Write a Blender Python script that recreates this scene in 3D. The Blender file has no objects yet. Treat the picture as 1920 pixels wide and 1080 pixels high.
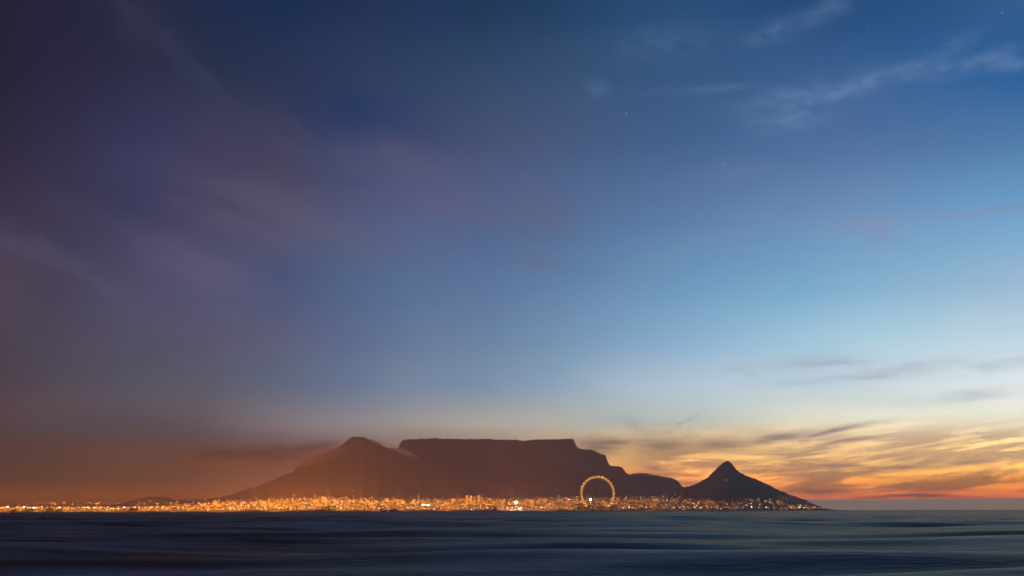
import bpy, bmesh, math, random
from mathutils import Vector, Matrix, noise

random.seed(7)
S = bpy.context.scene
COL = S.collection

# ------------------------------------------------------------------ camera
W0, H0, F = 1920, 1080, 2108.0
CAM_Z = 6.0
PITCH, ROLL = math.atan((957.4 - 540) / F), 0.0024
fw = Vector((0, math.cos(PITCH), math.sin(PITCH)))
up0 = Vector((0, -math.sin(PITCH), math.cos(PITCH)))
rt0 = Vector((1, 0, 0))
rt = rt0 * math.cos(ROLL) - up0 * math.sin(ROLL)
up = up0 * math.cos(ROLL) + rt0 * math.sin(ROLL)
cd = bpy.data.cameras.new('camera')
cam = bpy.data.objects.new('camera', cd)
COL.objects.link(cam)
cam.matrix_world = Matrix(((rt.x, up.x, -fw.x, 0), (rt.y, up.y, -fw.y, 0), (rt.z, up.z, -fw.z, CAM_Z), (0, 0, 0, 1)))
cd.sensor_width = 36.0
cd.lens = 36.0 * F / W0
cd.clip_start, cd.clip_end = 0.5, 400000.0
S.camera = cam


def pdir(px, py):
    return (fw * F + rt * (px - 960) + up * (540 - py)).normalized()


def ae(px, py):                                    # azimuth and elevation seen at a point of the photograph
    d = pdir(px, py)
    return math.atan2(d.x, d.y), math.asin(d.z)


def proj(az, el):
    d = Vector((math.sin(az) * math.cos(el), math.cos(az) * math.cos(el), math.sin(el)))
    k = F / max(d.dot(fw), 1e-3)
    return 960 + d.dot(rt) * k, 540 - d.dot(up) * k


def lin(c):
    return tuple((v / 255 / 12.92) if v / 255 <= 0.04045 else ((v / 255 + 0.055) / 1.055) ** 2.4 for v in c)


# ------------------------------------------------------------------ sky
XS = (0, 160, 320, 480, 640, 800, 960, 1280, 1600, 1920)
YS = (0, 130, 270, 400, 540, 640, 740, 800, 850, 900, 930, 957)
#SKYGRID
SKY = [
 [(30,27,49),(28,27,49),(42,33,56),(56,45,67),(86,71,90),(77,63,72),(84,56,70),(37,57,73),(49,41,50),(40,50,13),(153,72,7),(7,7,7)],
 [(30,30,59),(36,33,63),(48,45,78),(59,55,85),(66,63,89),(83,78,103),(92,90,106),(60,81,96),(81,64,53),(95,69,30),(160,83,7),(7,7,7)],
 [(31,35,63),(37,40,68),(53,58,98),(57,58,98),(89,87,122),(89,86,109),(99,96,113),(37,68,87),(89,73,62),(100,61,24),(162,81,7),(7,7,7)],
 [(7,38,78),(29,45,76),(62,57,85),(88,78,103),(67,80,125),(99,98,127),(105,115,136),(107,124,139),(7,7,30),(128,80,64),(134,80,54),(136,80,47)],
 [(20,41,76),(42,55,92),(7,49,98),(82,88,123),(79,106,145),(97,114,155),(114,136,167),(149,160,169),(147,120,112),(151,110,90),(151,100,80),(151,100,80)],
 [(19,48,87),(39,64,101),(55,71,111),(84,96,142),(89,121,164),(110,136,172),(144,165,194),(191,193,181),(161,130,110),(151,110,90),(151,100,80),(151,100,80)],
 [(14,49,86),(44,73,109),(70,85,121),(73,105,150),(96,127,172),(117,151,188),(149,180,208),(222,218,201),(196,165,130),(200,140,90),(180,115,85),(150,110,90)],
 [(29,75,121),(47,85,130),(62,99,147),(93,127,173),(114,166,207),(147,195,233),(220,243,256),(235,245,229),(421,337,185),(499,306,130),(189,115,85),(120,105,100)],
 [(12,69,121),(47,95,148),(75,113,165),(111,152,197),(133,190,228),(190,233,253),(238,256,265),(323,315,264),(460,368,215),(392,257,103),(394,191,97),(60,60,58)],
 [(45,91,144),(7,91,158),(78,129,177),(108,174,221),(171,207,233),(218,247,261),(290,298,296),(310,306,262),(533,425,222),(444,261,7),(350,154,92),(60,60,58)],
]
#ENDGRID
SKYL = [[lin(c) for c in col] for col in SKY]


def interp(a, xs, x):
    if x <= xs[0]:
        return a[0]
    for i in range(1, len(xs)):
        if x <= xs[i]:
            t = (x - xs[i - 1]) / (xs[i] - xs[i - 1])
            p, q = a[i - 1], a[i]
            return tuple(u + (v - u) * t for u, v in zip(p, q)) if isinstance(p, tuple) else p + (q - p) * t
    return a[-1]


def sky_at(az, el):
    px, py = proj(az, el)
    cols = [interp(c, YS, py) for c in SKYL]
    if px <= XS[0] or px >= XS[-1]:
        return interp(cols, XS, px)
    i = max(k for k in range(len(XS) - 1) if XS[k] <= px)      # smooth (Hermite) between the columns
    t = (px - XS[i]) / (XS[i + 1] - XS[i])
    out = []
    for q in range(3):
        p = [k[q] for k in cols]
        def tang(k):
            a_, b_ = max(k - 1, 0), min(k + 1, len(XS) - 1)
            return (p[b_] - p[a_]) / (XS[b_] - XS[a_]) * (XS[i + 1] - XS[i])
        h = (2 * t**3 - 3 * t * t + 1) * p[i] + (t**3 - 2 * t * t + t) * tang(i) + (3 * t * t - 2 * t**3) * p[i + 1] + (t**3 - t * t) * tang(i + 1)
        out.append(max(h, 0.0))
    return tuple(out)


world = bpy.data.worlds.new('World')
S.world = world
world.use_nodes = True
nt = world.node_tree
nt.nodes.clear()


class N:                                            # small node-building helper
    def __init__(s, tree):
        s.t = tree

    def add(s, kind, ins=None, **props):
        n = s.t.nodes.new(kind)
        for k, v in props.items():
            setattr(n, k, v)
        for k, v in (ins or {}).items():
            if isinstance(v, bpy.types.NodeSocket):
                s.t.links.new(v, n.inputs[k])
            else:
                n.inputs[k].default_value = v
        return n

    def m(s, op, a, b=0.0, c=None, clamp=False):
        d = {0: a, 1: b}
        if c is not None:
            d[2] = c
        return s.add('ShaderNodeMath', d, operation=op, use_clamp=clamp).outputs[0]

    def mr(s, v, a, b, c=0.0, d=1.0, smooth=False):
        return s.add('ShaderNodeMapRange', {0: v, 1: a, 2: b, 3: c, 4: d}, interpolation_type='SMOOTHSTEP' if smooth else 'LINEAR', clamp=True).outputs[0]

    def mix(s, f, a, b, mode='MIX'):
        n = s.t.nodes.new('ShaderNodeMix')
        n.data_type, n.blend_type = 'RGBA', mode
        for sock, v in ((n.inputs[0], f), (n.inputs[6], a), (n.inputs[7], b)):
            if isinstance(v, bpy.types.NodeSocket):
                s.t.links.new(v, sock)
            else:
                sock.default_value = v if isinstance(v, float) else (tuple(v) + (1.0,))[:4]
        return n.outputs[2]

    def xyz(s, x, y, z=0.0):
        return s.add('ShaderNodeCombineXYZ', {0: x, 1: y, 2: z}).outputs[0]

    def noise(s, vec, scale=1.0, detail=4.0, rough=0.5, dist=0.0):
        return s.add('ShaderNodeTexNoise', {'Vector': vec, 'Scale': scale, 'Detail': detail, 'Roughness': rough, 'Distortion': dist}).outputs['Fac']


w = N(nt)
tc = w.add('ShaderNodeTexCoord').outputs['Generated']
sp = w.add('ShaderNodeSeparateXYZ', {0: tc})
AZ = w.m('ARCTAN2', sp.outputs[0], sp.outputs[1])
EL = w.m('ARCSINE', sp.outputs[2])
ELF = w.m('DIVIDE', EL, math.radians(30), clamp=True)
R = math.radians
azs = [R(a) for a in (-26, -22.5, -19, -15.5, -12, -8.5, -5, -1.5, 2, 6, 10, 14, 18, 22, 26)]
ZEN = lin((36, 56, 96))


def ramp_for(f):
    n = nt.nodes.new('ShaderNodeValToRGB')
    nt.links.new(ELF, n.inputs[0])
    cr = n.color_ramp
    cr.interpolation = 'EASE' if False else 'LINEAR'
    K = 28
    for i in range(K):
        t = (i / (K - 1)) ** 1.6
        e = cr.elements[i] if i < 2 else cr.elements.new(t)
        e.position = t
    for i in range(K):
        t = (i / (K - 1)) ** 1.6
        cr.elements[i].position = t
        cr.elements[i].color = f(t * R(30)) + (1.0,)
    return n.outputs[0]


def scl(c, k):
    return tuple(v * k for v in c)


cols = [(R(-180), ramp_for(lambda e: lin((34, 42, 66)))),
        (R(-100), ramp_for(lambda e: scl(sky_at(azs[0], e), 0.55))),
        (R(-60), ramp_for(lambda e: scl(sky_at(azs[0], e), 0.75)))]
for a in azs:
    cols.append((a, ramp_for(lambda e, a=a: sky_at(a, e))))
cols += [(R(60), ramp_for(lambda e: sky_at(azs[-1], e))),
         (R(110), ramp_for(lambda e: scl(sky_at(0.0, e), 0.5))),
         (R(180), ramp_for(lambda e: lin((34, 42, 66))))]
c = cols[0][1]
for (a0, _), (a1, k) in zip(cols, cols[1:]):
    c = w.mix(w.mr(AZ, a0, a1), c, k)
c = w.mix(w.mr(EL, R(25), R(75), smooth=True), c, ZEN)

# clouds: soft blobs of vapour in azimuth and elevation, broken up by stretched noise
gb = bpy.data.node_groups.new('vapour', 'ShaderNodeTree')
for nm in ('az', 'el', 'a0', 'e0', 'sa', 'se', 'slope'):
    gb.interface.new_socket(nm, in_out='INPUT', socket_type='NodeSocketFloat')
gb.interface.new_socket('fac', in_out='OUTPUT', socket_type='NodeSocketFloat')
g = N(gb)
gi, go = gb.nodes.new('NodeGroupInput'), gb.nodes.new('NodeGroupOutput')
da = g.m('SUBTRACT', gi.outputs['az'], gi.outputs['a0'])
de = g.m('SUBTRACT', g.m('SUBTRACT', gi.outputs['el'], gi.outputs['e0']), g.m('MULTIPLY', da, gi.outputs['slope']))
u2 = g.m('POWER', g.m('DIVIDE', da, gi.outputs['sa']), 2.0)
v2 = g.m('POWER', g.m('DIVIDE', de, gi.outputs['se']), 2.0)
gb.links.new(g.m('EXPONENT', g.m('MULTIPLY', g.m('ADD', u2, v2), -1.0)), go.inputs[0])

wn = w.noise(w.xyz(w.m('MULTIPLY', AZ, 9.0), w.m('MULTIPLY', EL, 30.0)), 1.0, 3.0, 0.55)
wn2 = w.noise(w.xyz(w.m('MULTIPLY', AZ, 26.0), w.m('MULTIPLY', EL, 60.0), 3.3), 1.0, 4.0, 0.6)
ELW = w.m('ADD', EL, w.m('ADD', w.m('MULTIPLY', w.m('SUBTRACT', wn, 0.5), 0.011), w.m('MULTIPLY', w.m('SUBTRACT', wn2, 0.5), 0.008)))
AZW = w.m('ADD', AZ, w.m('MULTIPLY', w.m('SUBTRACT', wn2, 0.5), 0.05))


def blob(px, py, sx, sy, slope=0.0, warp=True):
    a0, e0 = ae(px, py)
    n = nt.nodes.new('ShaderNodeGroup')
    n.node_tree = gb
    nt.links.new(AZW if warp else AZ, n.inputs[0])
    nt.links.new(ELW if warp else EL, n.inputs[1])
    for i, v in enumerate((a0, e0, sx / 2149, sy / 2149, slope)):
        n.inputs[2 + i].default_value = v
    return n.outputs[0]


def total(fs):
    r = fs[0]
    for f in fs[1:]:
        r = w.m('MAXIMUM', r, f)
    return r


mot = w.noise(w.xyz(w.m('MULTIPLY', AZ, 15.0), w.m('MULTIPLY', EL, 30.0), 12.0), 1.0, 6.0, 0.6, 0.5)
motm = w.mr(EL, R(2.0), R(9.0))
c = w.mix(w.m('MULTIPLY', motm, w.mr(mot, 0.35, 0.7, 0.0, 0.42)), c, w.mix(1.0, c, (1.28, 1.05, 1.02), 'MULTIPLY'))
# high thin cirrus on the upper right, pale blue
fine = w.noise(w.xyz(w.m('MULTIPLY', AZ, 40.0), w.m('MULTIPLY', EL, 75.0), 1.7), 1.0, 6.0, 0.65, 0.4)
fine = w.mr(fine, 0.28, 0.68)
cir = total([blob(1475, 225, 75, 24, 0.05), blob(1490, 188, 90, 26, 0.1), blob(1600, 164, 90, 22, 0.25), blob(1700, 134, 90, 18, 0.2),
             blob(1800, 122, 100, 17, 0.05), blob(1900, 116, 80, 15), w.m('MULTIPLY', blob(1350, 168, 120, 9, 0.0), 0.4), w.m('MULTIPLY', blob(1120, 165, 30, 22), 0.4),
             w.m('MULTIPLY', blob(1450, 60, 60, 18, 0.2), 0.7), w.m('MULTIPLY', blob(1530, 25, 70, 20, 0.3), 0.6), w.m('MULTIPLY', blob(1800, 85, 34, 24), 0.6), w.m('MULTIPLY', blob(1240, 80, 130, 30), 0.3)])
c = w.mix(w.m('MULTIPLY', w.m('MULTIPLY', cir, fine), 0.6), c, lin((116, 146, 188)))
# faint pink streaks
pk = total([blob(1640, 414, 80, 10, 0.0), blob(1650, 432, 40, 22), blob(1840, 398, 110, 9), w.m('MULTIPLY', blob(1370, 322, 60, 16, 0.1), 0.35)])
c = w.mix(w.m('MULTIPLY', pk, 0.3), c, lin((158, 142, 172)))
# broad mauve veil on the left
veil = w.noise(w.xyz(w.m('MULTIPLY', w.m('ADD', AZ, w.m('MULTIPLY', EL, 0.35)), 6.0), w.m('MULTIPLY', w.m('ADD', EL, w.m('MULTIPLY', AZ, 0.42)), 17.0), 5.1), 1.0, 5.0, 0.55, 0.6)
veil = w.m('MULTIPLY', w.mr(veil, 0.25, 0.7, smooth=True), total([blob(500, 405, 190, 50, -0.22), blob(640, 440, 140, 40, -0.25), blob(370, 500, 170, 42, -0.3), blob(150, 520, 170, 36, -0.45),
                                                   blob(840, 395, 200, 60, -0.1), blob(930, 470, 150, 18, -0.2), blob(720, 300, 220, 50, -0.2), blob(1010, 400, 90, 70), blob(440, 598, 60, 10, -0.3)]))
c = w.mix(w.m('MULTIPLY', veil, 0.52), c, lin((106, 97, 126)))
st = total([blob(240, 15, 50, 50, -0.9), blob(310, 75, 60, 40, -0.9), blob(380, 140, 50, 32, -0.9)])
c = w.mix(w.m('MULTIPLY', st, 0.2), c, lin((72, 74, 106)))
# grey bands above the afterglow
gy = total([blob(1530, 684, 120, 14, 0.0), blob(1700, 692, 110, 12, 0.12), blob(1880, 682, 90, 11, 0.1), blob(1390, 700, 26, 8, -0.4),
            blob(1640, 708, 170, 7, 0.05), blob(1830, 740, 110, 12, 0.08)])
gyn = w.mr(w.noise(w.xyz(w.m('MULTIPLY', AZ, 16.0), w.m('MULTIPLY', EL, 120.0), 9.0), 1.0, 5.0, 0.6), 0.32, 0.66)
c = w.mix(w.m('MULTIPLY', w.m('MULTIPLY', gy, gyn), 0.5), c, lin((150, 158, 176)))
# sunset bank on the right: mauve streaks with bright gaps
SH = w.m('SUBTRACT', EL, w.m('MULTIPLY', w.m('MAXIMUM', w.m('SUBTRACT', AZ, R(12)), 0.0), 0.10))
bk = w.noise(w.xyz(w.m('MULTIPLY', AZ, 13.0), w.m('MULTIPLY', SH, 105.0), 2.2), 1.0, 7.0, 0.62, 0.5)
bk = w.mr(bk, 0.33, 0.58, smooth=True)
win = w.m('MULTIPLY', w.m('MULTIPLY', w.mr(EL, R(0.55), R(0.9)), w.mr(EL, R(4.6), R(3.0), smooth=True)), w.mr(AZ, R(3.0), R(8.0), smooth=True))
bands = total([blob(1130, 838, 80, 19), blob(1230, 842, 110, 23), blob(1340, 838, 120, 21, 0.05), blob(1450, 822, 110, 12, 0.12), blob(1560, 808, 90, 7, 0.15),
               blob(1600, 826, 80, 8, 0.05), blob(1240, 877, 60, 8), blob(1440, 882, 90, 8), blob(1560, 874, 110, 8), blob(1700, 874, 140, 8, 0.03),
               blob(1830, 862, 90, 8, 0.1), blob(1840, 897, 32, 8), blob(1530, 922, 90, 9), blob(1720, 930, 120, 6),
               w.m('MULTIPLY', total([blob(1650, 846, 130, 12), blob(1750, 835, 120, 8, 0.12), blob(1860, 815, 90, 6, 0.18), blob(1320, 903, 70, 5), blob(1780, 905, 120, 5, 0.03)]), 0.7),
               w.m('MULTIPLY', blob(1350, 842, 270, 34, 0.03), 0.4),
               w.m('MULTIPLY', total([blob(1203, 806, 34, 9, -0.4), blob(1226, 821, 22, 13), blob(1255, 808, 30, 5, 0.5), blob(1285, 788, 24, 4, 0.6)]), 0.36)])
cl = w.m('MAXIMUM', w.m('MULTIPLY', w.m('MULTIPLY', bk, win), 0.85), w.m('MULTIPLY', w.m('MULTIPLY', bands, w.mr(bk, -2.0, 0.6)), 0.97))
ccol = w.mix(1.0, c, w.mix(w.mr(EL, R(1.2), R(3.2)), (0.20, 0.25, 0.80), (0.24, 0.23, 0.42)), 'MULTIPLY')
c = w.mix(cl, c, ccol)
hot = w.m('MULTIPLY', w.mr(w.noise(w.xyz(w.m('MULTIPLY', AZ, 11.0), w.m('MULTIPLY', SH, 130.0), 7.7), 1.0, 5.0, 0.6), 0.5, 0.68, smooth=True),
          total([blob(1640, 905, 330, 15), blob(1850, 915, 200, 14), blob(1560, 936, 120, 5)]))
c = w.mix(w.m('MULTIPLY', hot, 0.8), c, w.mix(1.0, c, (1.3, 1.12, 0.8), 'MULTIPLY'))
# grey fog bank lying on the open-sea horizon
fb = w.m('MULTIPLY', w.mr(w.m('ADD', EL, w.m('MULTIPLY', w.m('SUBTRACT', wn2, 0.5), 0.0025)), R(0.56), R(0.45)), w.mr(AZ, R(11), R(14)))
c = w.mix(fb, c, lin((176, 152, 138)))
# long plume trailing left of the peak
pl = total([blob(590, 841, 70, 13, 0.1), blob(520, 846, 75, 11, 0.04), blob(440, 849, 70, 9, 0.04), blob(560, 858, 60, 14)])
c = w.mix(w.m('MULTIPLY', pl, 0.9), c, w.mix(1.0, c, (0.12, 0.11, 0.2), 'MULTIPLY'))
plo = total([blob(330, 854, 55, 6), blob(450, 866, 120, 9)])
c = w.mix(w.m('MULTIPLY', plo, 0.8), c, w.mix(1.0, c, (1.45, 1.12, 0.85), 'MULTIPLY'))

sky = w.add('ShaderNodeTexSky', sky_type='NISHITA', sun_disc=False, sun_elevation=R(-3.0), sun_rotation=R(38), altitude=6.0)
bg1 = w.add('ShaderNodeBackground', {'Color': sky.outputs[0], 'Strength': 0.05})
bg2 = w.add('ShaderNodeBackground', {'Color': c, 'Strength': 1.0})
ad = w.add('ShaderNodeAddShader', {0: bg1.outputs[0], 1: bg2.outputs[0]})
w.add('ShaderNodeOutputWorld', {'Surface': ad.outputs[0]})

S.view_settings.view_transform = 'Standard'
S.view_settings.look = 'None'
S.view_settings.exposure = 0.0
S.view_settings.gamma = 1.0
S.cycles.use_denoising = True
S.cycles.max_bounces = 5
S.cycles.volume_bounces = 0
S.cycles.sample_clamp_indirect = 2.0
S.cycles.transparent_max_bounces = 16


# ------------------------------------------------------------------ helpers
def obj(name, verts, faces, mats, parent=None, mi=None, smooth=False, label=None, cat=None, group=None, kind=None, loc=(0, 0, 0)):
    me = bpy.data.meshes.new(name)
    me.from_pydata(verts, [], faces)
    for m_ in (mats if isinstance(mats, (list, tuple)) else [mats]):
        me.materials.append(m_)
    if mi:
        me.polygons.foreach_set('material_index', mi)
    if smooth:
        me.polygons.foreach_set('use_smooth', [True] * len(me.polygons))
    me.update()
    o = bpy.data.objects.new(name, me)
    COL.objects.link(o)
    o.parent = parent
    o.location = loc
    return tag(o, label, cat, group, kind)


def tag(o, label=None, cat=None, group=None, kind=None):
    if label: o['label'] = label
    if cat: o['category'] = cat
    if group: o['group'] = group
    if kind: o['kind'] = kind
    return o


def thing(name, loc, label, cat, group=None, rz=0.0):
    o = bpy.data.objects.new(name, None)
    COL.objects.link(o)
    o.location, o.rotation_euler = loc, (0, 0, rz)
    return tag(o, label, cat, group)


class MB:                                           # collects shapes that become ONE mesh
    def __init__(s):
        s.v, s.f, s.mi = [], [], []

    def put(s, vs, fs, mi=0):
        b = len(s.v)
        s.v += [tuple(v) for v in vs]
        s.f += [tuple(i + b for i in f) for f in fs]
        s.mi += [mi] * len(fs)

    def box(s, x0, x1, y0, y1, z0, z1, mi=0):
        s.put([(x, y, z) for z in (z0, z1) for y in (y0, y1) for x in (x0, x1)],
              [(0, 2, 3, 1), (4, 5, 7, 6), (0, 1, 5, 4), (2, 6, 7, 3), (0, 4, 6, 2), (1, 3, 7, 5)], mi)

    def tube(s, p, q, r0, r1=None, n=6, mi=0):
        p, q = Vector(p), Vector(q)
        r1 = r0 if r1 is None else r1
        d = (q - p).normalized()
        a = d.orthogonal().normalized()
        b = d.cross(a)
        vs = []
        for c_, r in ((p, r0), (q, r1)):
            for i in range(n):
                t = 2 * math.pi * i / n
                vs.append(c_ + (a * math.cos(t) + b * math.sin(t)) * r)
        fs = [(i, (i + 1) % n, n + (i + 1) % n, n + i) for i in range(n)]
        fs += [tuple(range(n - 1, -1, -1)), tuple(range(n, 2 * n))]
        s.put(vs, fs, mi)

    def lathe(s, prof, n=8, mi=0, at=(0, 0, 0)):    # prof: (radius, z) from bottom to top, closed by caps
        vs, fs = [], []
        for r, z in prof:
            for i in range(n):
                t = 2 * math.pi * i / n
                vs.append((at[0] + r * math.cos(t), at[1] + r * math.sin(t), at[2] + z))
        for k in range(len(prof) - 1):
            for i in range(n):
                j = (i + 1) % n
                fs.append((k * n + i, k * n + j, (k + 1) * n + j, (k + 1) * n + i))
        fs += [tuple(range(n - 1, -1, -1)), tuple(range((len(prof) - 1) * n, len(prof) * n))]
        s.put(vs, fs, mi)

    def build(s, name, mats, parent=None, **k):
        return obj(name, s.v, s.f, mats, parent, s.mi, **k)


def surf(name, base, rough=0.9, var=0.35, scale=0.01, detail=6.0, metal=0.0):
    m_ = bpy.data.materials.new(name)
    m_.use_nodes = True
    t = m_.node_tree
    n = N(t)
    b = t.nodes['Principled BSDF']
    geo = n.add('ShaderNodeNewGeometry').outputs['Position']
    f = n.noise(geo, scale, detail, 0.6)
    col = n.mix(n.mr(f, 0.3, 0.7), scl(base, 1 - var), scl(base, 1 + var))
    t.links.new(col, b.inputs['Base Color'])
    b.inputs['Roughness'].default_value = rough
    b.inputs['Metallic'].default_value = metal
    return m_


def glow(name, col, k):
    m_ = bpy.data.materials.new(name)
    m_.use_nodes = True
    t = m_.node_tree
    b = t.nodes['Principled BSDF']
    b.inputs['Base Color'].default_value = (0.3, 0.3, 0.3, 1)
    b.inputs['Emission Color'].default_value = tuple(col) + (1,)
    b.inputs['Emission Strength'].default_value = k
    m_.cycles.emission_sampling = 'NONE'
    return m_


def at(az, d, z=0.0):
    return Vector((math.sin(az) * d, math.cos(az) * d, z))


def pxaz(px):
    return math.atan((px - 960) / 2149.0)


def pxz(px, py, d):                                 # height of what is seen at this point when it stands d metres away
    dr = pdir(px, py)
    return CAM_Z + d * dr.z / math.hypot(dr.x, dr.y)


def fbm(x, y, z=0.0, o=5):
    return noise.fractal(Vector((x, y, z)), 0.9, 2.1, o)


ROCK = surf('fynbos_and_sandstone', (0.022, 0.020, 0.018), 0.95, 0.45, 0.004, 8)
SOIL = surf('dark_town_ground', (0.17, 0.15, 0.13), 0.95, 0.4, 0.01, 6)
STEEL = surf('dark_painted_steel', (0.09, 0.085, 0.08), 0.6, 0.2, 0.2)
WALL = [surf('plaster_' + n_, b, 0.85, 0.2, 0.05) for n_, b in (('grey', (0.12, 0.115, 0.11)), ('sand', (0.16, 0.135, 0.10)), ('brick', (0.11, 0.07, 0.05)))]
AMBER = glow('amber_light', (1.0, 0.33, 0.008), 2.2)
GOLD = glow('golden_light', (1.0, 0.46, 0.04), 2.6)
WARM = glow('warm_white_light', (1.0, 0.62, 0.25), 3.4)
COOL = glow('cool_white_light', (0.9, 0.95, 1.0), 5.0)
EMBER = glow('dim_orange_light', (1.0, 0.30, 0.006), 1.4)
MAUVE = glow('violet_light', (0.75, 0.42, 1.0), 4.0)
GREEN = glow('green_light', (0.5, 0.9, 0.35), 1.0)
BLUE = glow('blue_light', (0.15, 0.3, 1.0), 1.2)


# ------------------------------------------------------------------ haze
def volume(name, col, dens, g_):
    m_ = bpy.data.materials.new(name)
    m_.use_nodes = True
    t = m_.node_tree
    t.nodes.clear()
    n = N(t)
    v = n.add('ShaderNodeVolumePrincipled', {'Color': col + (1,), 'Density': dens, 'Anisotropy': g_})
    n.add('ShaderNodeOutputMaterial', {'Volume': v.outputs[0]})
    return m_


HAZE_R = 24500.0
hz = MB()
hz.box(-HAZE_R, HAZE_R, -3000, HAZE_R, -60, 1190)
hz.build('haze', volume('haze_air', (0.90, 0.73, 0.64), 4.3e-5, 0.5), kind='stuff')

# ------------------------------------------------------------------ sea
SEA = bpy.data.materials.new('sea')
SEA.use_nodes = True
t_ = SEA.node_tree
t_.nodes.clear()
n_ = N(t_)
pos = n_.add('ShaderNodeNewGeometry').outputs['Position']
sx = n_.add('ShaderNodeSeparateXYZ', {0: pos})
foam_light = n_.noise(n_.xyz(n_.m('MULTIPLY', sx.outputs[0], 0.011), n_.m('MULTIPLY', n_.m('ADD', sx.outputs[1], n_.m('MULTIPLY', sx.outputs[0], 0.06)), 0.05)), 1.0, 5.0, 0.6, 0.5)
rip = n_.noise(n_.xyz(n_.m('MULTIPLY', sx.outputs[0], 0.25), n_.m('MULTIPLY', sx.outputs[1], 0.7)), 1.0, 3.0, 0.6)
bmp = n_.add('ShaderNodeBump', {'Strength': 1.0, 'Distance': 0.16, 'Height': rip})
fr = n_.add('ShaderNodeFresnel', {'IOR': 1.33, 'Normal': bmp.outputs[0]})
dif = n_.add('ShaderNodeBsdfDiffuse', {'Color': n_.mix(n_.mr(foam_light, 0.38, 0.62), (0.006, 0.008, 0.010), (0.30, 0.30, 0.285)), 'Normal': bmp.outputs[0]})  # foam streaks; bright swell bands are put into this colour too
glo = n_.add('ShaderNodeBsdfGlossy', {'Color': (1.0, 0.91, 0.80, 1), 'Roughness': 0.17, 'Normal': bmp.outputs[0]})
mx = n_.add('ShaderNodeMixShader', {0: n_.mr(fr.outputs[0], 0.02, 0.9, 0.02, 0.19), 1: dif.outputs[0], 2: glo.outputs[0]})
n_.add('ShaderNodeOutputMaterial', {'Surface': mx.outputs[0]})


def wave(x, y):
    d = math.hypot(x, y)
    k = min(1.0, 900.0 / d)
    yy = y + 0.05 * x
    h = 2.2 * noise.noise(Vector((x / 120, yy / 30, 0.3))) + 1.4 * noise.noise(Vector((x / 60, yy / 15, 4.2))) + 0.10 * noise.noise(Vector((x / 18, yy / 6, 8.2)))
    far = 2.4 * noise.noise(Vector((x / 500, yy / 130, 1.3)))
    return (h + far) * k if d > 300 else h + far * d / 300


vs, fs = [], []
NR, NA = 620, 150
ds = [26.0 * (24300 / 26.0) ** ((i / (NR - 1)) ** 1.35) for i in range(NR)]
for d in ds:
    for j in range(NA):
        a = R(-55) + R(110) * j / (NA - 1)
        x, y = math.sin(a) * d, math.cos(a) * d
        vs.append((x, y, wave(x, y) if d < 6000 else 0.0))
for i in range(NR - 1):
    for j in range(NA - 1):
        p = i * NA + j
        fs.append((p, p + 1, p + NA + 1, p + NA))
obj('sea', vs, fs, SEA, smooth=True, kind='structure')

# ------------------------------------------------------------------ land
SHORE = 10300.0
TOPX = (-400, 0, 200, 330, 430, 500, 620, 740, 830, 880, 960, 1060, 1150, 1235, 1290, 1400, 1460, 1500, 1520, 1552, 1578)
TOPY = (953, 951, 952, 948, 942, 939, 936, 939, 939, 936, 939, 936, 937, 934, 938, 940, 938, 940, 946, 955, 957)


def land_top(az):
    px = 960 + 2149 * math.tan(az)
    return max(0.0, pxz(px, interp(TOPY, TOPX, px), 14000))


def shore(az):
    return SHORE + 260 * noise.noise(Vector((az * 26, 0.5, 0))) + 60 * noise.noise(Vector((az * 160, 2.5, 0)))


def land(az, d):
    t = (d - shore(az)) / 3500.0
    if t < 0:
        return 0.0
    t = min(t, 1.25)
    px = 960 + 2149 * math.tan(az)
    end = 1.0 if px < 1560 else max(0.0, (1592 - px) / 32)
    return 2.5 * min(1, t * 60) * end + max(0, land_top(az) - 2.5) * (t ** 1.15) * (1 + 0.12 * noise.noise(Vector((az * 60, d / 900, 0))))


vs, fs = [], []
A0, A1, NA, NR = pxaz(-500), pxaz(1592), 420, 90
for i in range(NR):
    for j in range(NA):
        a = A0 + (A1 - A0) * j / (NA - 1)
        s0 = shore(a)
        d = s0 - 30 + 9000 * (i / (NR - 1)) ** 1.7
        vs.append(at(a, d, land(a, d) if i else -6.0))
for i in range(NR - 1):
    for j in range(NA - 1):
        p = i * NA + j
        fs.append((p, p + 1, p + NA + 1, p + NA))
obj('coast', vs, fs, SOIL, smooth=True, kind='structure')


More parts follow.
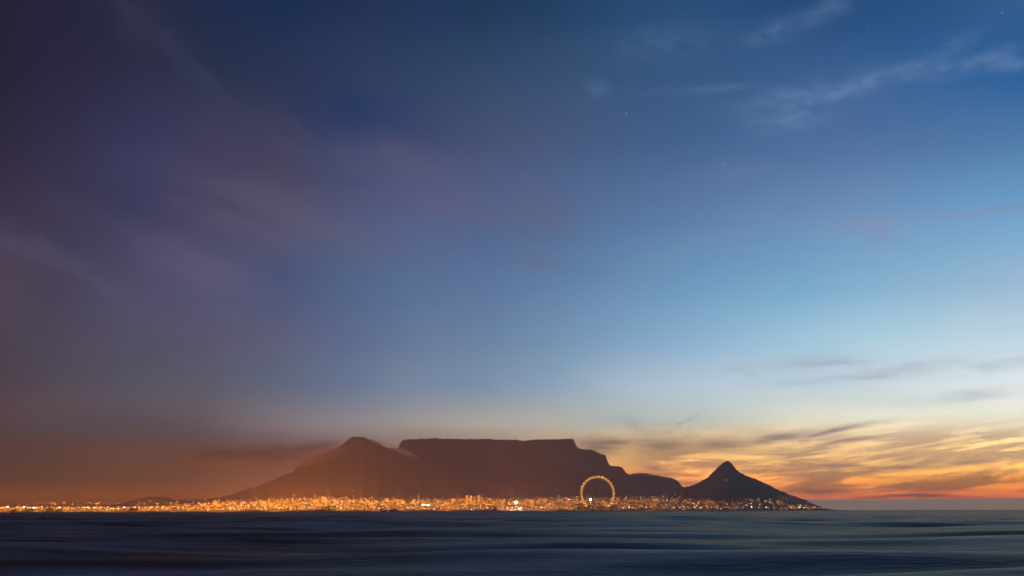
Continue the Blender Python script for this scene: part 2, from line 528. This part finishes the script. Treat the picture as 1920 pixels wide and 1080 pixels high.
def massif(name, D, pts, depth, back, cliff, seed, nu=420, nv=70, gully=0.07, foot=0.0):
    """a mountain: foot in front, ridge at distance D carrying the skyline, slopes behind"""
    xs, ys = [p[0] for p in pts], [p[1] for p in pts]
    v_, f_ = [], []
    nb = 18
    for i in range(nu):
        px = xs[0] + (xs[-1] - xs[0]) * i / (nu - 1)
        az = pxaz(px)
        py = interp(ys, xs, px)
        rough = 0.9 * noise.noise(Vector((px / 9.0, seed, 0))) + 0.5 * noise.noise(Vector((px / 3.1, seed, 4)))
        zr = max(5.0, pxz(px, py, D) + rough * 11.0)
        rav = noise.noise(Vector((px / 26.0, seed * 3.1, 0))) + 0.6 * noise.noise(Vector((px / 9.0, seed * 5.1, 0)))
        for k in range(nv):
            t = k / (nv - 1)
            d = D - depth * (1 - t)
            e = 1 - t
            if cliff:
                edge = 0.91 + 0.025 * rav
                base = edge - 0.12
                if t > edge:
                    h = 0.985 + 0.015 * (t - edge) / (1 - edge)
                elif t > base:
                    q = (t - base) / (edge - base)
                    h = 0.60 + 0.385 * (q * q * (3 - 2 * q)) + 0.02 * math.sin(q * 19)
                else:
                    h = 0.60 * (t / base) ** 1.5
            else:
                h = t ** 1.35
            spur = gully * e * t * 2.0 * (fbm(px / 30.0, t * 3.0, seed) * 0.7 + rav * 0.6)
            z = zr * max(0.0, h + spur) * (d / D if t > 0.8 else (d / D))
            v_.append(at(az, d, z + foot - 8 * e))
        for k in range(1, nb + 1):
            q = k / nb
            d = D + back * q
            z = zr * (1 - q ** 1.6) * (1 + 0.06 * noise.noise(Vector((px / 30, q * 4, seed)))) * (1 - 0.03 * min(1, q * 8))
            v_.append(at(az, d, z - 10 * q))
    n = nv + nb
    for i in range(nu - 1):
        for k in range(n - 1):
            p = i * n + k
            f_.append((p, p + n, p + n + 1, p + 1))
    return obj(name, v_, f_, ROCK, smooth=True, kind='structure')


TABLE = [(700, 905), (725, 868), (738, 850), (744, 838), (747, 831), (751, 826), (757, 824.5), (780, 823), (815, 822), (860, 823.5), (920, 823), (926, 824.5),
         (960, 824.5), (985, 826), (1000, 824), (1030, 823.5), (1074, 823), (1078, 826), (1080, 834), (1085, 839), (1092, 842), (1106, 842.5), (1125, 850),
         (1136, 853), (1140, 865), (1144, 873), (1160, 874.5), (1168, 877), (1174, 886), (1180, 890), (1187, 888), (1205, 886.5), (1220, 889), (1240, 893.5),
         (1262, 896.5), (1271, 901), (1279, 911), (1290, 917), (1310, 925), (1340, 940), (1360, 950)]
PEAK = [(300, 952), (340, 945), (380, 938), (420, 929), (440, 924), (463, 915), (480, 911.5), (510, 899), (530, 890), (546, 884.5), (552, 877), (557, 871), (570, 866), (585, 858),
        (600, 850), (620, 842), (638, 834), (645, 828), (650, 822.5), (655, 818.8), (666, 818.8), (677, 820), (690, 823.5), (707, 830), (714, 836), (722, 839.5), (740, 841),
        (758, 847), (775, 855), (792, 862), (830, 880), (870, 905), (910, 930), (940, 948)]
LION = [(1225, 950), (1250, 932), (1270, 919), (1284, 913), (1300, 910), (1312, 904), (1325, 897), (1335, 889), (1344, 880), (1352, 872.5), (1360, 866.5), (1366, 864), (1370, 865),
        (1376, 870.5), (1381, 878), (1388, 885), (1400, 891), (1425, 901), (1448, 912), (1465, 921), (1480, 927), (1496, 932), (1510, 937), (1524, 945), (1538, 953), (1552, 960)]
HILLS = [(120, 956), (180, 950), (215, 943), (240, 936), (262, 927.5), (282, 924), (304, 926), (325, 931), (345, 930), (370, 931), (400, 928), (430, 932), (470, 940), (520, 956)]
massif('flat_topped_mountain', 18300, TABLE, 3600, 3200, True, 1.3)
massif('peaked_mountain', 15600, PEAK, 2300, 2400, False, 2.7)
massif('cone_mountain', 15000, LION, 1500, 1800, False, 4.1, gully=0.10)
HILLS = [(x, 957 + (y - 957) * 0.8) for x, y in HILLS]
massif('far_hills', 23600, HILLS, 2500, 700, False, 6.5, nu=200, nv=40)
MASSIFS = ((TABLE, 18300, 3600), (PEAK, 15600, 2300), (LION, 15000, 1500))

# ------------------------------------------------------------------ stars
for px, py, k in ((1020, 70, .8), (1065, 62, .6), (1175, 212, 1.3), (1321, 199, 1.2), (1359, 308, 1.3), (1272, 337, .6), (1627, 51, .9),
                  (1879, 24, 1.1), (577, 43, .6), (668, 532, .7), (80, 364, .7), (920, 27, .5)):
    b = MB()
    b.lathe([(20, -40), (45, 0), (20, 40)], 8)
    p = pdir(px, py) * 120000
    if 'STAR' not in globals():
        STAR = glow('star_light', (0.8, 0.9, 1.0), 0.55)
    o = b.build('star', STAR, loc=p, cat='star', group='first stars of the evening')
    o.scale = (k,) * 3
    o['label'] = {1175: 'bright star in the blue sky left of the cirrus streak', 1321: 'bright star just under the thin cirrus, upper right of another',
                  1359: 'bright star by a faint pink wisp below the cirrus', 1879: 'star in the top right corner above the cirrus streak',
                  1627: 'star high above the cirrus streak near the top edge', 80: 'lone faint star in the dark mauve sky at far left',
                  668: 'lone faint star in the blue sky high above the pointed peak', 577: 'lone faint star near the top edge, left of centre',
                  1020: 'left one of a close pair of stars at top centre', 1065: 'right one of a close pair of stars at top centre',
                  1272: 'faint star lower left of the star by the pink wisp', 920: 'very faint star at the top edge left of the close pair'}[px]

# ------------------------------------------------------------------ lamps
HEAD = [(0.15, -0.55), (0.75, -0.42), (1.0, 0.0), (0.75, 0.42), (0.15, 0.6)]


def lamp_mesh(name, light):
    b = MB()
    b.tube((0, 0, 0), (0, 0, 19.6), 0.55, 0.3, 6, 0)
    b.lathe([(1.5, 19.4), (1.8, 19.9), (1.5, 20.1)], 8, 0)
    b.lathe([(r * 4.4, 24.4 + z * 4.4 * 1.0) for r, z in HEAD], 8, 1)
    me = bpy.data.meshes.new(name)
    me.from_pydata(b.v, [], b.f)
    me.materials.append(STEEL)
    me.materials.append(light)
    me.polygons.foreach_set('material_index', b.mi)
    return me


LM = {k: lamp_mesh('street_lamp_' + n_, m_) for k, n_, m_ in (('a', 'amber', AMBER), ('g', 'golden', GOLD), ('w', 'warm', WARM), ('c', 'cool', COOL), ('m', 'violet', MAUVE))}
CN = {'a': 'amber', 'g': 'golden', 'w': 'warm white', 'c': 'cool white', 'm': 'violet'}
ZONES = ((330, 'on the far left shore', 'far left shore'), (560, 'under the left slope of the peak', 'left slope'), (760, 'below the pointed peak', 'pointed peak'),
         (1080, 'below the flat mountain', 'flat mountain'), (1260, 'by the big wheel', 'big wheel'), (1700, 'below the cone mountain', 'cone mountain'))


def zone(px):
    for lim, t, s in ZONES:
        if px < lim:
            return t, s


def street_lamp(px, d, key, size=1.0, label=None, row=False, z=None):
    az = pxaz(px)
    o = bpy.data.objects.new('street_lamp', LM[key])
    COL.objects.link(o)
    o.location = at(az, d, (land(az, d) if z is None else z) - 0.5)
    o.scale = (size, size, 0.6 + 0.4 * size)
    if label:
        return tag(o, label, 'street lamp', 'single lamps')
    t, s = zone(px)
    where = 'waterfront ' if row else 'hillside '
    return tag(o, f'{CN[key]} {where}street lamp {t}', 'street lamp', f'{CN[key]} {where}lamps, {s}')


rnd = random.Random(11)
n_lamps = 0


def dens_row(px):
    return interp((1.3, 1.3, 1.1, 1.1, 1.3, 1.4, 1.3, 1.0, 0.9, 0.9, 0.8, 0.6, 0.35), (-20, 60, 200, 330, 430, 540, 640, 760, 900, 1060, 1200, 1400, 1560), px)


# waterfront row
px = -10.0
while px < 1545:
    left = px < 340
    key = rnd.choices('agwc', (3, 5, 3, .7) if px < 700 else (3, 4, 4, 2))[0]
    size = rnd.uniform(1.2, 2.6) if left else rnd.uniform(0.7, 1.3)
    if 710 < px < 748:
        px += 9
        continue
    street_lamp(px, shore(pxaz(px)) + rnd.uniform(30, 700 if left else 260), key, size, row=True)
    n_lamps += 1
    px += rnd.uniform(4.5, 13.0) / dens_row(px)
# hillside lamps
while n_lamps < 270:
    px = rnd.uniform(330, 1520)
    if rnd.random() > interp((0.5, 0.9, 1.0, 0.8, 0.9, 0.8, 0.7, 0.5), (330, 450, 620, 760, 880, 1060, 1200, 1500), px):
        continue
    d = shore(pxaz(px)) + 300 + 3300 * rnd.random() ** 0.75
    street_lamp(px, d, rnd.choices('agwc', (6, 5, 3, 0.5))[0], rnd.uniform(0.65, 1.15))
    n_lamps += 1


def lonely(px, py, key, size, label, D=None):
    """lamp alone on a mountain: stands on the slope seen at this point"""
    az = pxaz(px)
    best = D or 14500
    street_lamp(px, best, key, size, label, z=pxz(px, py, best) - 24.4 * (0.6 + 0.4 * size))


LONE = [(660, 919, 'w', .9, 'lone pale lamp on the dark slope under the pointed peak'), (853, 906, 'w', .7, 'lone pale lamp on the lower face of the flat-topped mountain'),
        (1205, 915, 'w', .6, 'lone pale lamp on the dark slope right of the big wheel'), (1359.5, 899.5, 'w', .7, 'left one of two lamps high on the cone mountain'),
        (1363.5, 899.7, 'c', .5, 'right one of two lamps high on the cone mountain'), (1122, 909.5, 'a', .8, 'orange lamp on the slope seen inside the big wheel'),
        (1130.5, 911, 'c', .5, 'small pale lamp on the slope seen inside the big wheel')]

# ------------------------------------------------------------------ a ray finder so that lamps on slopes stand on the ground
from mathutils.bvhtree import BVHTree
bpy.context.view_layer.update()
TREES = [BVHTree.FromPolygons([v.co for v in o.data.vertices], [tuple(p.vertices) for p in o.data.polygons])
         for o in COL.objects if o.name in ('flat_topped_mountain', 'peaked_mountain', 'cone_mountain', 'coast')]


def ground_hit(px, py):
    hits = [t.ray_cast(Vector((0, 0, CAM_Z)), pdir(px, py)) for t in TREES]
    hits = [h for h in hits if h[0] is not None]
    return min(hits, key=lambda h: h[3])[0] if hits else None


def ground_z(x, y):
    hits = [t.ray_cast(Vector((x, y, 3000)), Vector((0, 0, -1))) for t in TREES]
    return max([h[0].z for h in hits if h[0] is not None] or [0.0])


def slope_lamp(px, py, key, size, label=None):
    h = ground_hit(px, py + 24.4 * 2108 / 14500)
    if h is None:
        return
    if label:
        return street_lamp(px, math.hypot(h.x, h.y), key, size, label, z=h.z)
    return street_lamp(px, math.hypot(h.x, h.y), key, size, z=h.z)


for px, py, k, sz, lb in LONE:
    slope_lamp(px, py, k, sz, lb)
for px, py, k, sz in ((1234, 921, 'a', 1.1), (1239, 923, 'a', .7), (1243, 923, 'a', .6), (1249, 925.5, 'g', 1.0), (1243, 931, 'w', 1.2), (1231, 935, 'a', .7), (1226, 936.5, 'a', .7),
                      (1265, 927.5, 'w', 1.0), (1277, 927, 'w', .6)):
    o = slope_lamp(px, py, k, sz)
    if o:
        tag(o, 'street lamp on the winding hill road between the two right-hand mountains', 'street lamp', 'lamps of the winding hill road')
for px, py, k, sz in ((1459, 931, 'a', 1.2), (1464, 930.5, 'a', 1.1), (1468, 933, 'a', 1.1), (1474, 934, 'a', 1.2), (1482, 931, 'g', .9), (1488, 930.5, 'g', .8), (1504, 935, 'w', .8), (1495, 935, 'a', .9),
                      (1485, 936, 'a', 1.0), (1512, 936.5, 'a', .8), (1477, 937, 'g', .9)):
    o = slope_lamp(px, py, k, sz)
    if o:
        tag(o, 'orange street lamp in the suburb on the right tail of the cone mountain', 'street lamp', 'lamps on the right tail of the cone mountain')

# countless smaller lights: one object
b = MB()
OCT = [(1, 0, 0), (-1, 0, 0), (0, 1, 0), (0, -1, 0), (0, 0, 1), (0, 0, -1)]
OF = [(0, 2, 4), (2, 1, 4), (1, 3, 4), (3, 0, 4), (2, 0, 5), (1, 2, 5), (3, 1, 5), (0, 3, 5)]
for i in range(4600):
    px = rnd.uniform(-60, 1545)
    wgt = interp((0.30, 0.30, 0.5, 1.0, 1.0, 0.9, 0.62, 0.5, 0.5, 0.3), (-60, 250, 340, 480, 640, 900, 1060, 1200, 1300, 1570), px)
    if rnd.random() > wgt:
        continue
    az = pxaz(px)
    d = shore(az) + 20 + (3600 * rnd.random() ** 0.9 if px > 320 else 2500 * rnd.random() ** 1.3)
    if 1470 < px:
        d = shore(az) + 20 + 1500 * rnd.random()
    r = rnd.choice((1.8, 2.4, 2.8, 3.2, 3.6, 4.4, 5.6))
    mi = rnd.choices(range(5), (6, 3.0, 0.9, 0.25, 5))[0]
    p = at(az, d, land(az, d) + rnd.uniform(6, 26))
    b.put([(p.x + r * q[0], p.y + r * q[1], p.z + r * q[2]) for q in OCT], OF, mi)
b.build('city_lights', [AMBER, GOLD, WARM, COOL, EMBER], kind='stuff')


# ------------------------------------------------------------------ buildings
def building_mesh(name, w_, dp, h, wall, lights, seed, lit=0.45, cap='flat'):
    r = random.Random(seed)
    b = MB()
    b.box(-w_ / 2, w_ / 2, -dp / 2, dp / 2, -6, h)
    if cap == 'flat':
        b.box(-w_ / 2 - .6, w_ / 2 + .6, -dp / 2 - .6, dp / 2 + .6, h, h + 1.2)
        b.box(-w_ * .2, w_ * .15, -dp * .2, dp * .2, h + 1.2, h + 4.5)
    elif cap == 'gable':
        b.put([(-w_ / 2 - 1, -dp / 2 - 1, h), (w_ / 2 + 1, -dp / 2 - 1, h), (w_ / 2 + 1, dp / 2 + 1, h), (-w_ / 2 - 1, dp / 2 + 1, h), (-w_ / 2 - 1, 0, h + dp * .3), (w_ / 2 + 1, 0, h + dp * .3)],
              [(3, 2, 1, 0), (0, 1, 5, 4), (2, 3, 4, 5), (1, 2, 5), (3, 0, 4)])
    else:
        b.box(-w_ * .35, w_ * .35, -dp * .35, dp * .35, h, h + 5)
        b.box(-w_ * .4, w_ * .4, -dp * .4, dp * .4, h + 5, h + 9, 1)
        b.tube((0, 0, h + 9), (0, 0, h + 20), .6, .2)
    nx, nz = max(2, int(w_ / 5)), max(1, int(h / 4.5))
    for k in range(nz):
        for i in range(nx):
            if r.random() < lit:
                x0 = -w_ / 2 + (i + .2) * w_ / nx
                z0 = 1.2 + k * (h - 2) / nz
                b.box(x0, x0 + .46 * w_ / nx, -dp / 2 - .25, -dp / 2 - .05, z0, z0 + .42 * h / nz, r.choice((1, 1, 2)))
    me = bpy.data.meshes.new(name)
    me.from_pydata(b.v, [], b.f)
    for m_ in (wall,) + lights:
        me.materials.append(m_)
    me.polygons.foreach_set('material_index', b.mi)
    return me


BM = []
for i, (w_, dp, h, wl, li, lit, cap, ds_) in enumerate((
        (46, 24, 20, 0, (EMBER, AMBER), .5, 'flat', 'low grey block with orange lights'), (34, 22, 30, 1, (EMBER, GOLD), .45, 'flat', 'sandy block with golden lights'),
        (60, 30, 14, 2, (EMBER, AMBER), .5, 'gable', 'gabled brick shed with orange lights'), (26, 22, 46, 0, (AMBER, WARM), .35, 'flat', 'slim grey tower block with amber lights'),
        (40, 26, 24, 2, (EMBER, GOLD), .35, 'flat', 'brick block with few golden lights'), (24, 16, 12, 1, (EMBER, AMBER), .6, 'gable', 'small gabled house with orange windows'))):
    BM.append((building_mesh('building_%s' % cap, w_, dp, h, WALL[wl], li, i, lit, cap), ds_))
cnt = 0
for i in range(1200):
    if cnt >= 230:
        break
    px = rnd.uniform(20, 1545)
    if px < 330 and rnd.random() > 0.35:
        continue
    az = pxaz(px)
    t = rnd.random() ** 1.1
    d = shore(az) + 60 + (3000 if 330 < px < 1460 else 1200) * t
    if 1080 < px < 1160 and d < shore(az) + 500:
        continue
    me, ds_ = BM[rnd.choices(range(6), (4, 3, 3, 1.2 if 560 < px < 1250 else 0, 3, 4))[0]]
    o = bpy.data.objects.new('building', me)
    COL.objects.link(o)
    o.location = at(az, d, land(az, d))
    o.rotation_euler.z = -az + rnd.uniform(-.35, .35)
    s_ = rnd.uniform(.8, 1.35)
    o.scale = (s_, s_, s_ * rnd.uniform(.8, 1.15))
    z_, zs = zone(px)
    z_ = z_.replace('under the left slope of the peak', 'under the left slope')
    near = 'by the water' if t < .33 else ('up the hillside' if t > .66 else 'in mid town')
    tag(o, f'{ds_} {near} {z_}'.replace('sand-coloured', 'sandy'), 'building', f'{ds_.split(" with")[0]}s {near}, {zs}')
    cnt += 1
# the three towers with lit tops
for px, py, w_, nm in ((874.5, 929, 26, 'left'), (882, 929.5, 24, 'middle'), (896, 929, 26, 'right')):
    az, d = pxaz(px), 12300
    z0 = land(az, d)
    h = pxz(px, py, d) - z0 - 12
    me = building_mesh('tower', w_, 24, h, WALL[0], (AMBER, GOLD), int(px), .4, 'crown')
    o = bpy.data.objects.new('tower', me)
    COL.objects.link(o)
    o.location = at(az, d, z0)
    o.rotation_euler.z = -az
    tag(o, f'tall office tower with a lit crown, {nm} of the three rising above the town', 'tower', 'towers with lit crowns')

# waterfront blocks in front of the wheel
for i, px in enumerate((1084, 1091, 1097, 1104, 1111, 1118, 1124, 1131, 1138, 1145, 1151, 1158)):
    az = pxaz(px)
    d = shore(az) + 40 + 35 * (i * 0.618 % 1)
    me, ds_ = BM[(1, 0, 4, 1, 5, 0, 4, 1, 0, 4, 1, 0)[i]]
    o = bpy.data.objects.new('building', me)
    COL.objects.link(o)
    o.location = at(az, d, land(az, d))
    o.rotation_euler.z = -az + rnd.uniform(-.2, .2)
    o.scale = (1, 1, rnd.uniform(1.0, 1.5))
    tag(o, f'{ds_} on the quay in front of the big wheel', 'building', f'{ds_.split(" with")[0]}s on the quay before the wheel')
# cable station on the corner of the table
csz = pxz(1071, 823.6, 18200)
b = MB()
b.box(-26, 26, -16, 16, -30, 8)
b.box(-14, 18, -12, 12, 8, 15)
for i in range(4):
    b.box(-20 + i * 11, -13 + i * 11, -16.3, -16.05, 1, 5, 1)
b.build('cable_station', [WALL[0], EMBER], loc=at(pxaz(1071), 18200, csz), label='small dark cable station on the right-hand edge of the flat mountain top', cat='building')

# ------------------------------------------------------------------ big wheel
WD = shore(pxaz(1120)) + 170
waz = pxaz(1120)
wr, wc = 152.0, 158.0
wheel = thing('ferris_wheel', at(waz, WD, 2), 'huge ferris wheel with a glowing golden rim standing on the waterfront', 'ferris wheel', rz=-waz)
RIM = glow('rim_light', (1.0, 0.37, 0.04), 1.35)
b = MB()
NS = 72
for ring_y in (-5, 5):
    for i in range(NS):
        a, a2 = 2 * math.pi * i / NS, 2 * math.pi * (i + 1) / NS
        for rr in (wr, wr - 11):
            b.tube((math.cos(a) * rr, ring_y, wc + math.sin(a) * rr), (math.cos(a2) * rr, ring_y, wc + math.sin(a2) * rr), 2.2, None, 5)
for i in range(NS):
    a, a2 = 2 * math.pi * i / NS, 2 * math.pi * (i + .5) / NS
    for yy in (-5, 5):
        b.tube((math.cos(a) * wr, yy, wc + math.sin(a) * wr), (math.cos(a2) * (wr - 11), yy, wc + math.sin(a2) * (wr - 11)), 1.0, None, 4)
b.build('rim', RIM, wheel)
for i in range(30):
    a = 2 * math.pi * i / 30
    b = MB()
    x, z = math.cos(a) * (wr + 2), wc + math.sin(a) * (wr + 2)
    b.lathe([(1.8, -6), (4.4, -4), (5.4, 0), (4.4, 4), (1.5, 5.8)], 8, 0, (x, 0, z))
    b.build('cabin', (GOLD, AMBER, WARM, RIM, GOLD, RIM, AMBER)[(i * 5) % 7], wheel)
b = MB()
b.tube((0, -12, wc), (0, 12, wc), 7, 7, 12)
b.build('hub', STEEL, wheel)
b = MB()
for i in range(30):
    a = 2 * math.pi * (i + .5) / 30
    b.tube((math.cos(a) * 6, (-6 if i % 2 else 6), wc + math.sin(a) * 6), (math.cos(a) * (wr - 11), 0, wc + math.sin(a) * (wr - 11)), .22, None, 4)
b.build('spokes', STEEL, wheel)
for sx_ in (-1, 1):
    for sy_ in (-1, 1):
        b = MB()
        b.tube((sx_ * 62, sy_ * 34, -4), (sx_ * 2, sy_ * 12, wc), 2.6, 1.8, 8)
        b.build('leg', STEEL, wheel)

# ------------------------------------------------------------------ harbour: cranes, flood masts, ship


def crane(px, lean, label):
    az = pxaz(px)
    d = shore(az) + 500
    t = thing('harbour_crane', at(az, d, land(az, d)), label, 'crane', 'harbour cranes', -az)
    b = MB()
    for x in (-9, 9):
        for y in (-7, 7):
            b.tube((x, y, -2), (x * .6, y * .6, 40), 1.3, 1.0, 5)
    b.box(-10, 10, -6, 6, 40, 42)
    b.build('portal', STEEL, t)
    b = MB()
    b.box(-6, 6, -4, 4, 42, 50)
    b.build('cab', WALL[1], t)
    b = MB()
    b.tube((0, -2, 50), (lean * 26, -2, 118), 2.0, 1.0, 5, 0)
    b.tube((0, 2, 50), (lean * 26, 2, 118), 2.0, 1.0, 5, 0)
    for k in range(8):
        q = k / 7
        b.box(lean * 26 * q - 1.6, lean * 26 * q + 1.6, -4.2, -3.0, 50 + 66 * q, 54 + 66 * q, 1)
    b.build('jib', [STEEL, AMBER], t)


crane(612, 1 * -.6, 'harbour crane with an amber-lit jib leaning left below the pointed peak')
crane(733, .8, 'harbour crane with an amber-lit jib standing behind the moored ship')


def flood(px, py, light, heads, r, label, dd=300, watts=0.0):
    az = pxaz(px)
    d = shore(az) + dd
    z0 = land(az, d)
    h = pxz(px, py, d) - z0
    t = thing('floodlight_mast', at(az, d, z0), label, 'floodlight', 'floodlight masts', -az)
    for dx in heads:
        b = MB()
        b.tube((dx, 2, -2), (dx, 2, h), 1.4, .8, 6)
        b.build('mast', STEEL, t)
        b = MB()
        b.lathe([(r * q, z * r * .9) for q, z in HEAD], 10, 0, (dx, -r - 1, h))
        b.build('floodlight', light, t)
    if watts:
        ld = bpy.data.lights.new('flood_lamp', 'AREA')
        ld.shape, ld.size, ld.energy, ld.color = 'DISK', r * 1.6, watts, (1.0, 0.8, 0.55)
        lo = bpy.data.objects.new('lamp', ld)
        COL.objects.link(lo)
        lo.parent = t
        lo.location = (heads[len(heads) // 2], -2 * r - 2, h)
        lo.rotation_euler = (math.pi / 2, 0, 0)
    return t


STADIUM = glow('white_floodlight', (1.0, 0.93, 0.86), 9.0)
flood(797, 947, STADIUM, (-27, -16, 16, 27), 9, 'twin banks of white floodlights side by side at the harbour')
flood(966.5, 941.5, STADIUM, (0,), 13, 'very bright white floodlight standing alone left of the big wheel', watts=4e6)
flood(1106.5, 936.5, STADIUM, (0,), 9, 'bright white floodlight on a mast inside the left part of the wheel', 420, watts=1e6)
flood(1066, 936.5, MAUVE, (-4, 8), 6, 'violet-white floodlight just left of the wheel', 700)

sh_az = pxaz(728)
sh_d = SHORE - 380
ship = thing('cargo_ship', at(sh_az, sh_d, 0), 'dark cargo ship moored in front of the bright harbour lights', 'ship', rz=-sh_az + .12)
HULL = surf('hull_paint', (0.02, 0.025, 0.06), .5, .2, .05)
b = MB()
sec = [(-72, 6, 1.0), (-66, 9.5, .2), (-30, 11, 0), (35, 11, 0), (60, 7, .6), (76, .6, 2.5)]
hv, hf = [], []
for x, wd, up_ in sec:
    hv += [(x - (0 if up_ < 2 else 5), -wd * .7, -3), (x - (0 if up_ < 2 else 5), wd * .7, -3), (x, wd, 9 + up_), (x, -wd, 9 + up_)]
for i in range(len(sec) - 1):
    for k in range(4):
        hf.append((i * 4 + k, i * 4 + (k + 1) % 4, i * 4 + 4 + (k + 1) % 4, i * 4 + 4 + k))
hf += [(3, 2, 1, 0), tuple(range(len(hv) - 4, len(hv)))]
b.put(hv, hf)
b.build('hull', HULL, ship)
b = MB()
b.box(-62, -44, -8, 8, 9, 23)
b.box(-60, -47, -10, 10, 23, 26.5)
for i in range(5):
    b.box(-60 + i * 3.2, -58.4 + i * 3.2, -8.3, -8.02, 12, 14, 1)
b.build('superstructure', [WALL[0], GOLD], ship)
b = MB()
b.lathe([(2.6, 23), (2.8, 30), (2.2, 32)], 10, 0, (-66.5, 0, -12))
b.build('funnel', HULL, ship)
for k in range(4):
    b = MB()
    b.box(-34 + k * 22, -18 + k * 22, -8, 8, 9.2, 15 if k % 2 else 18)
    b.build('cargo_stack', WALL[2] if k % 2 else HULL, ship)
b = MB()
b.tube((60, 0, 9), (60, 0, 27), .6, .3)
b.lathe([(r * 2.2, 29 + z * 2.2) for r, z in HEAD], 8, 1, (60, 0, 0))
b.build('mast_light', [STEEL, WARM], ship)
b = MB()
b.lathe([(r * 2.4, z * 2.4) for r, z in HEAD], 8, 0, (-8, -12.6, 4))
b.build('deck_light', COOL, ship)

# ------------------------------------------------------------------ added fill lamps on made-up masts, for glow in haze and on ground
ur = random.Random(5)
UPX = (-420, 0, 200, 330, 430, 520, 560, 640, 760, 900, 960, 1000, 1080, 1200, 1340)
UPW = (1.4, 1.5, 1.7, 2.0, 3.4, 4.6, 4.6, 3.2, 1.7, 1.8, 2.4, 1.8, .8, .45, .2)
UPS = [(-420 + 9.2 * i + ur.uniform(-4, 4), 150 + 3000 * ((i * 0.618) % 1.0)) for i in range(192)]
for px, dd in UPS:
    p = interp(UPW, UPX, px)
    az = pxaz(px)
    d = shore(az) + dd
    t = thing('fill_uplight', at(az, d, land(az, d)), f'added fill light on a made-up mast {zone(px)[0]}', 'uplighter', 'added fill lights, ' + zone(px)[1], -az)
    b = MB()
    b.tube((0, 0, -2), (0, 0, 67), 1.3, .6)
    b.build('mast', STEEL, t)
    b = MB()
    b.lathe([(1.0, 67), (11, 69), (12, 70.5), (11.4, 70.9)], 16)
    b.build('fill_dish', STEEL, t)
    ld = bpy.data.lights.new('haze_fill', 'AREA')  # added upward fill, stands in for the town's glow in the haze
    ld.shape, ld.size = 'DISK', 20.0
    ld.color = (1.0, 0.31, 0.045)
    ld.energy = p * 2.25e6
    lo = bpy.data.objects.new('lamp', ld)
    COL.objects.link(lo)
    lo.parent = t
    lo.location = (0, 0, 74)
    lo.rotation_euler = (math.pi - R(48), 0, 0)
    ld = bpy.data.lights.new('ground_fill', 'AREA')  # added downward fill, stands in for street light on the ground
    ld.shape, ld.size = 'DISK', 16.0
    ld.color = (1.0, 0.31, 0.002)
    ld.energy = interp((.6, .8, .75, .62, .55, .25, .12, .08), (-420, 330, 560, 760, 1000, 1150, 1300, 1500), px) * 1.0e6
    lo = bpy.data.objects.new('lamp', ld)
    COL.objects.link(lo)
    lo.parent = t
    lo.location = (0, 0, 66.4)

# ------------------------------------------------------------------ cloud spilling over the saddle


def mist(name, px, py, D, lx, lz, dens, label, tilt=0.0, seed=0.0):
    """bank of cloud: a lumpy closed body filled with vapour that thins out towards its skin"""
    az = pxaz(px)
    vs, fs = [], []
    nu, nv = 28, 14
    for i in range(nv + 1):
        th = math.pi * i / nv
        for j in range(nu):
            ph = 2 * math.pi * j / nu
            q = Vector((math.sin(th) * math.cos(ph), math.sin(th) * math.sin(ph), math.cos(th)))
            k = 1 + 0.25 * noise.noise(q * 1.7 + Vector((seed, 0, 0)))
            vs.append((q.x * k, q.y * k, q.z * k))
    for i in range(nv):
        for j in range(nu):
            fs.append((i * nu + j, (i + 1) * nu + j, (i + 1) * nu + (j + 1) % nu, i * nu + (j + 1) % nu))
    m_ = bpy.data.materials.new(name + '_vapour')
    m_.use_nodes = True
    t = m_.node_tree
    t.nodes.clear()
    n = N(t)
    oc = n.add('ShaderNodeTexCoord').outputs['Object']
    ln = n.add('ShaderNodeVectorMath', {0: oc}, operation='LENGTH').outputs['Value']
    soft = n.mr(ln, 1.0, 0.15, 0.0, 1.0)
    nz_ = n.mr(n.noise(oc, 2.6, 4.0, 0.6, 0.4), 0.38, 0.68)
    dn = n.m('MULTIPLY', n.m('MULTIPLY', n.m('POWER', soft, 1.6), nz_), dens)
    v = n.add('ShaderNodeVolumePrincipled', {'Color': (0.95, 0.93, 0.92, 1), 'Density': dn, 'Anisotropy': 0.4})
    n.add('ShaderNodeOutputMaterial', {'Volume': v.outputs[0]})
    p = at(az, D, pxz(px, py, D))
    o = obj(name, vs, fs, m_, loc=p, label=label, cat='cloud', group='clouds clinging to the mountains')
    o.scale = (lx / 2108 * D, 260, lz / 2108 * D)
    o.rotation_euler = (0, tilt, -az)


mist('cloud', 752, 846, 15250, 42, 7, 0.012, 'thin pale cloud sliding down the saddle between the pointed peak and the flat mountain', R(22), 1.0)
mist('cloud', 704, 829, 15500, 34, 7, 0.008, 'wisp of pale cloud along the right shoulder of the pointed peak', R(22), 4.0)
mist('cloud', 1212, 890, 17900, 62, 7, 0.005, 'low soft cloud hugging the stepped right shoulder of the flat mountain', R(6), 8.0)
mist('cloud', 582, 856, 15250, 80, 19, 0.014, 'dim cloud wrapping the upper left slope of the pointed peak', R(-14), 12.0)
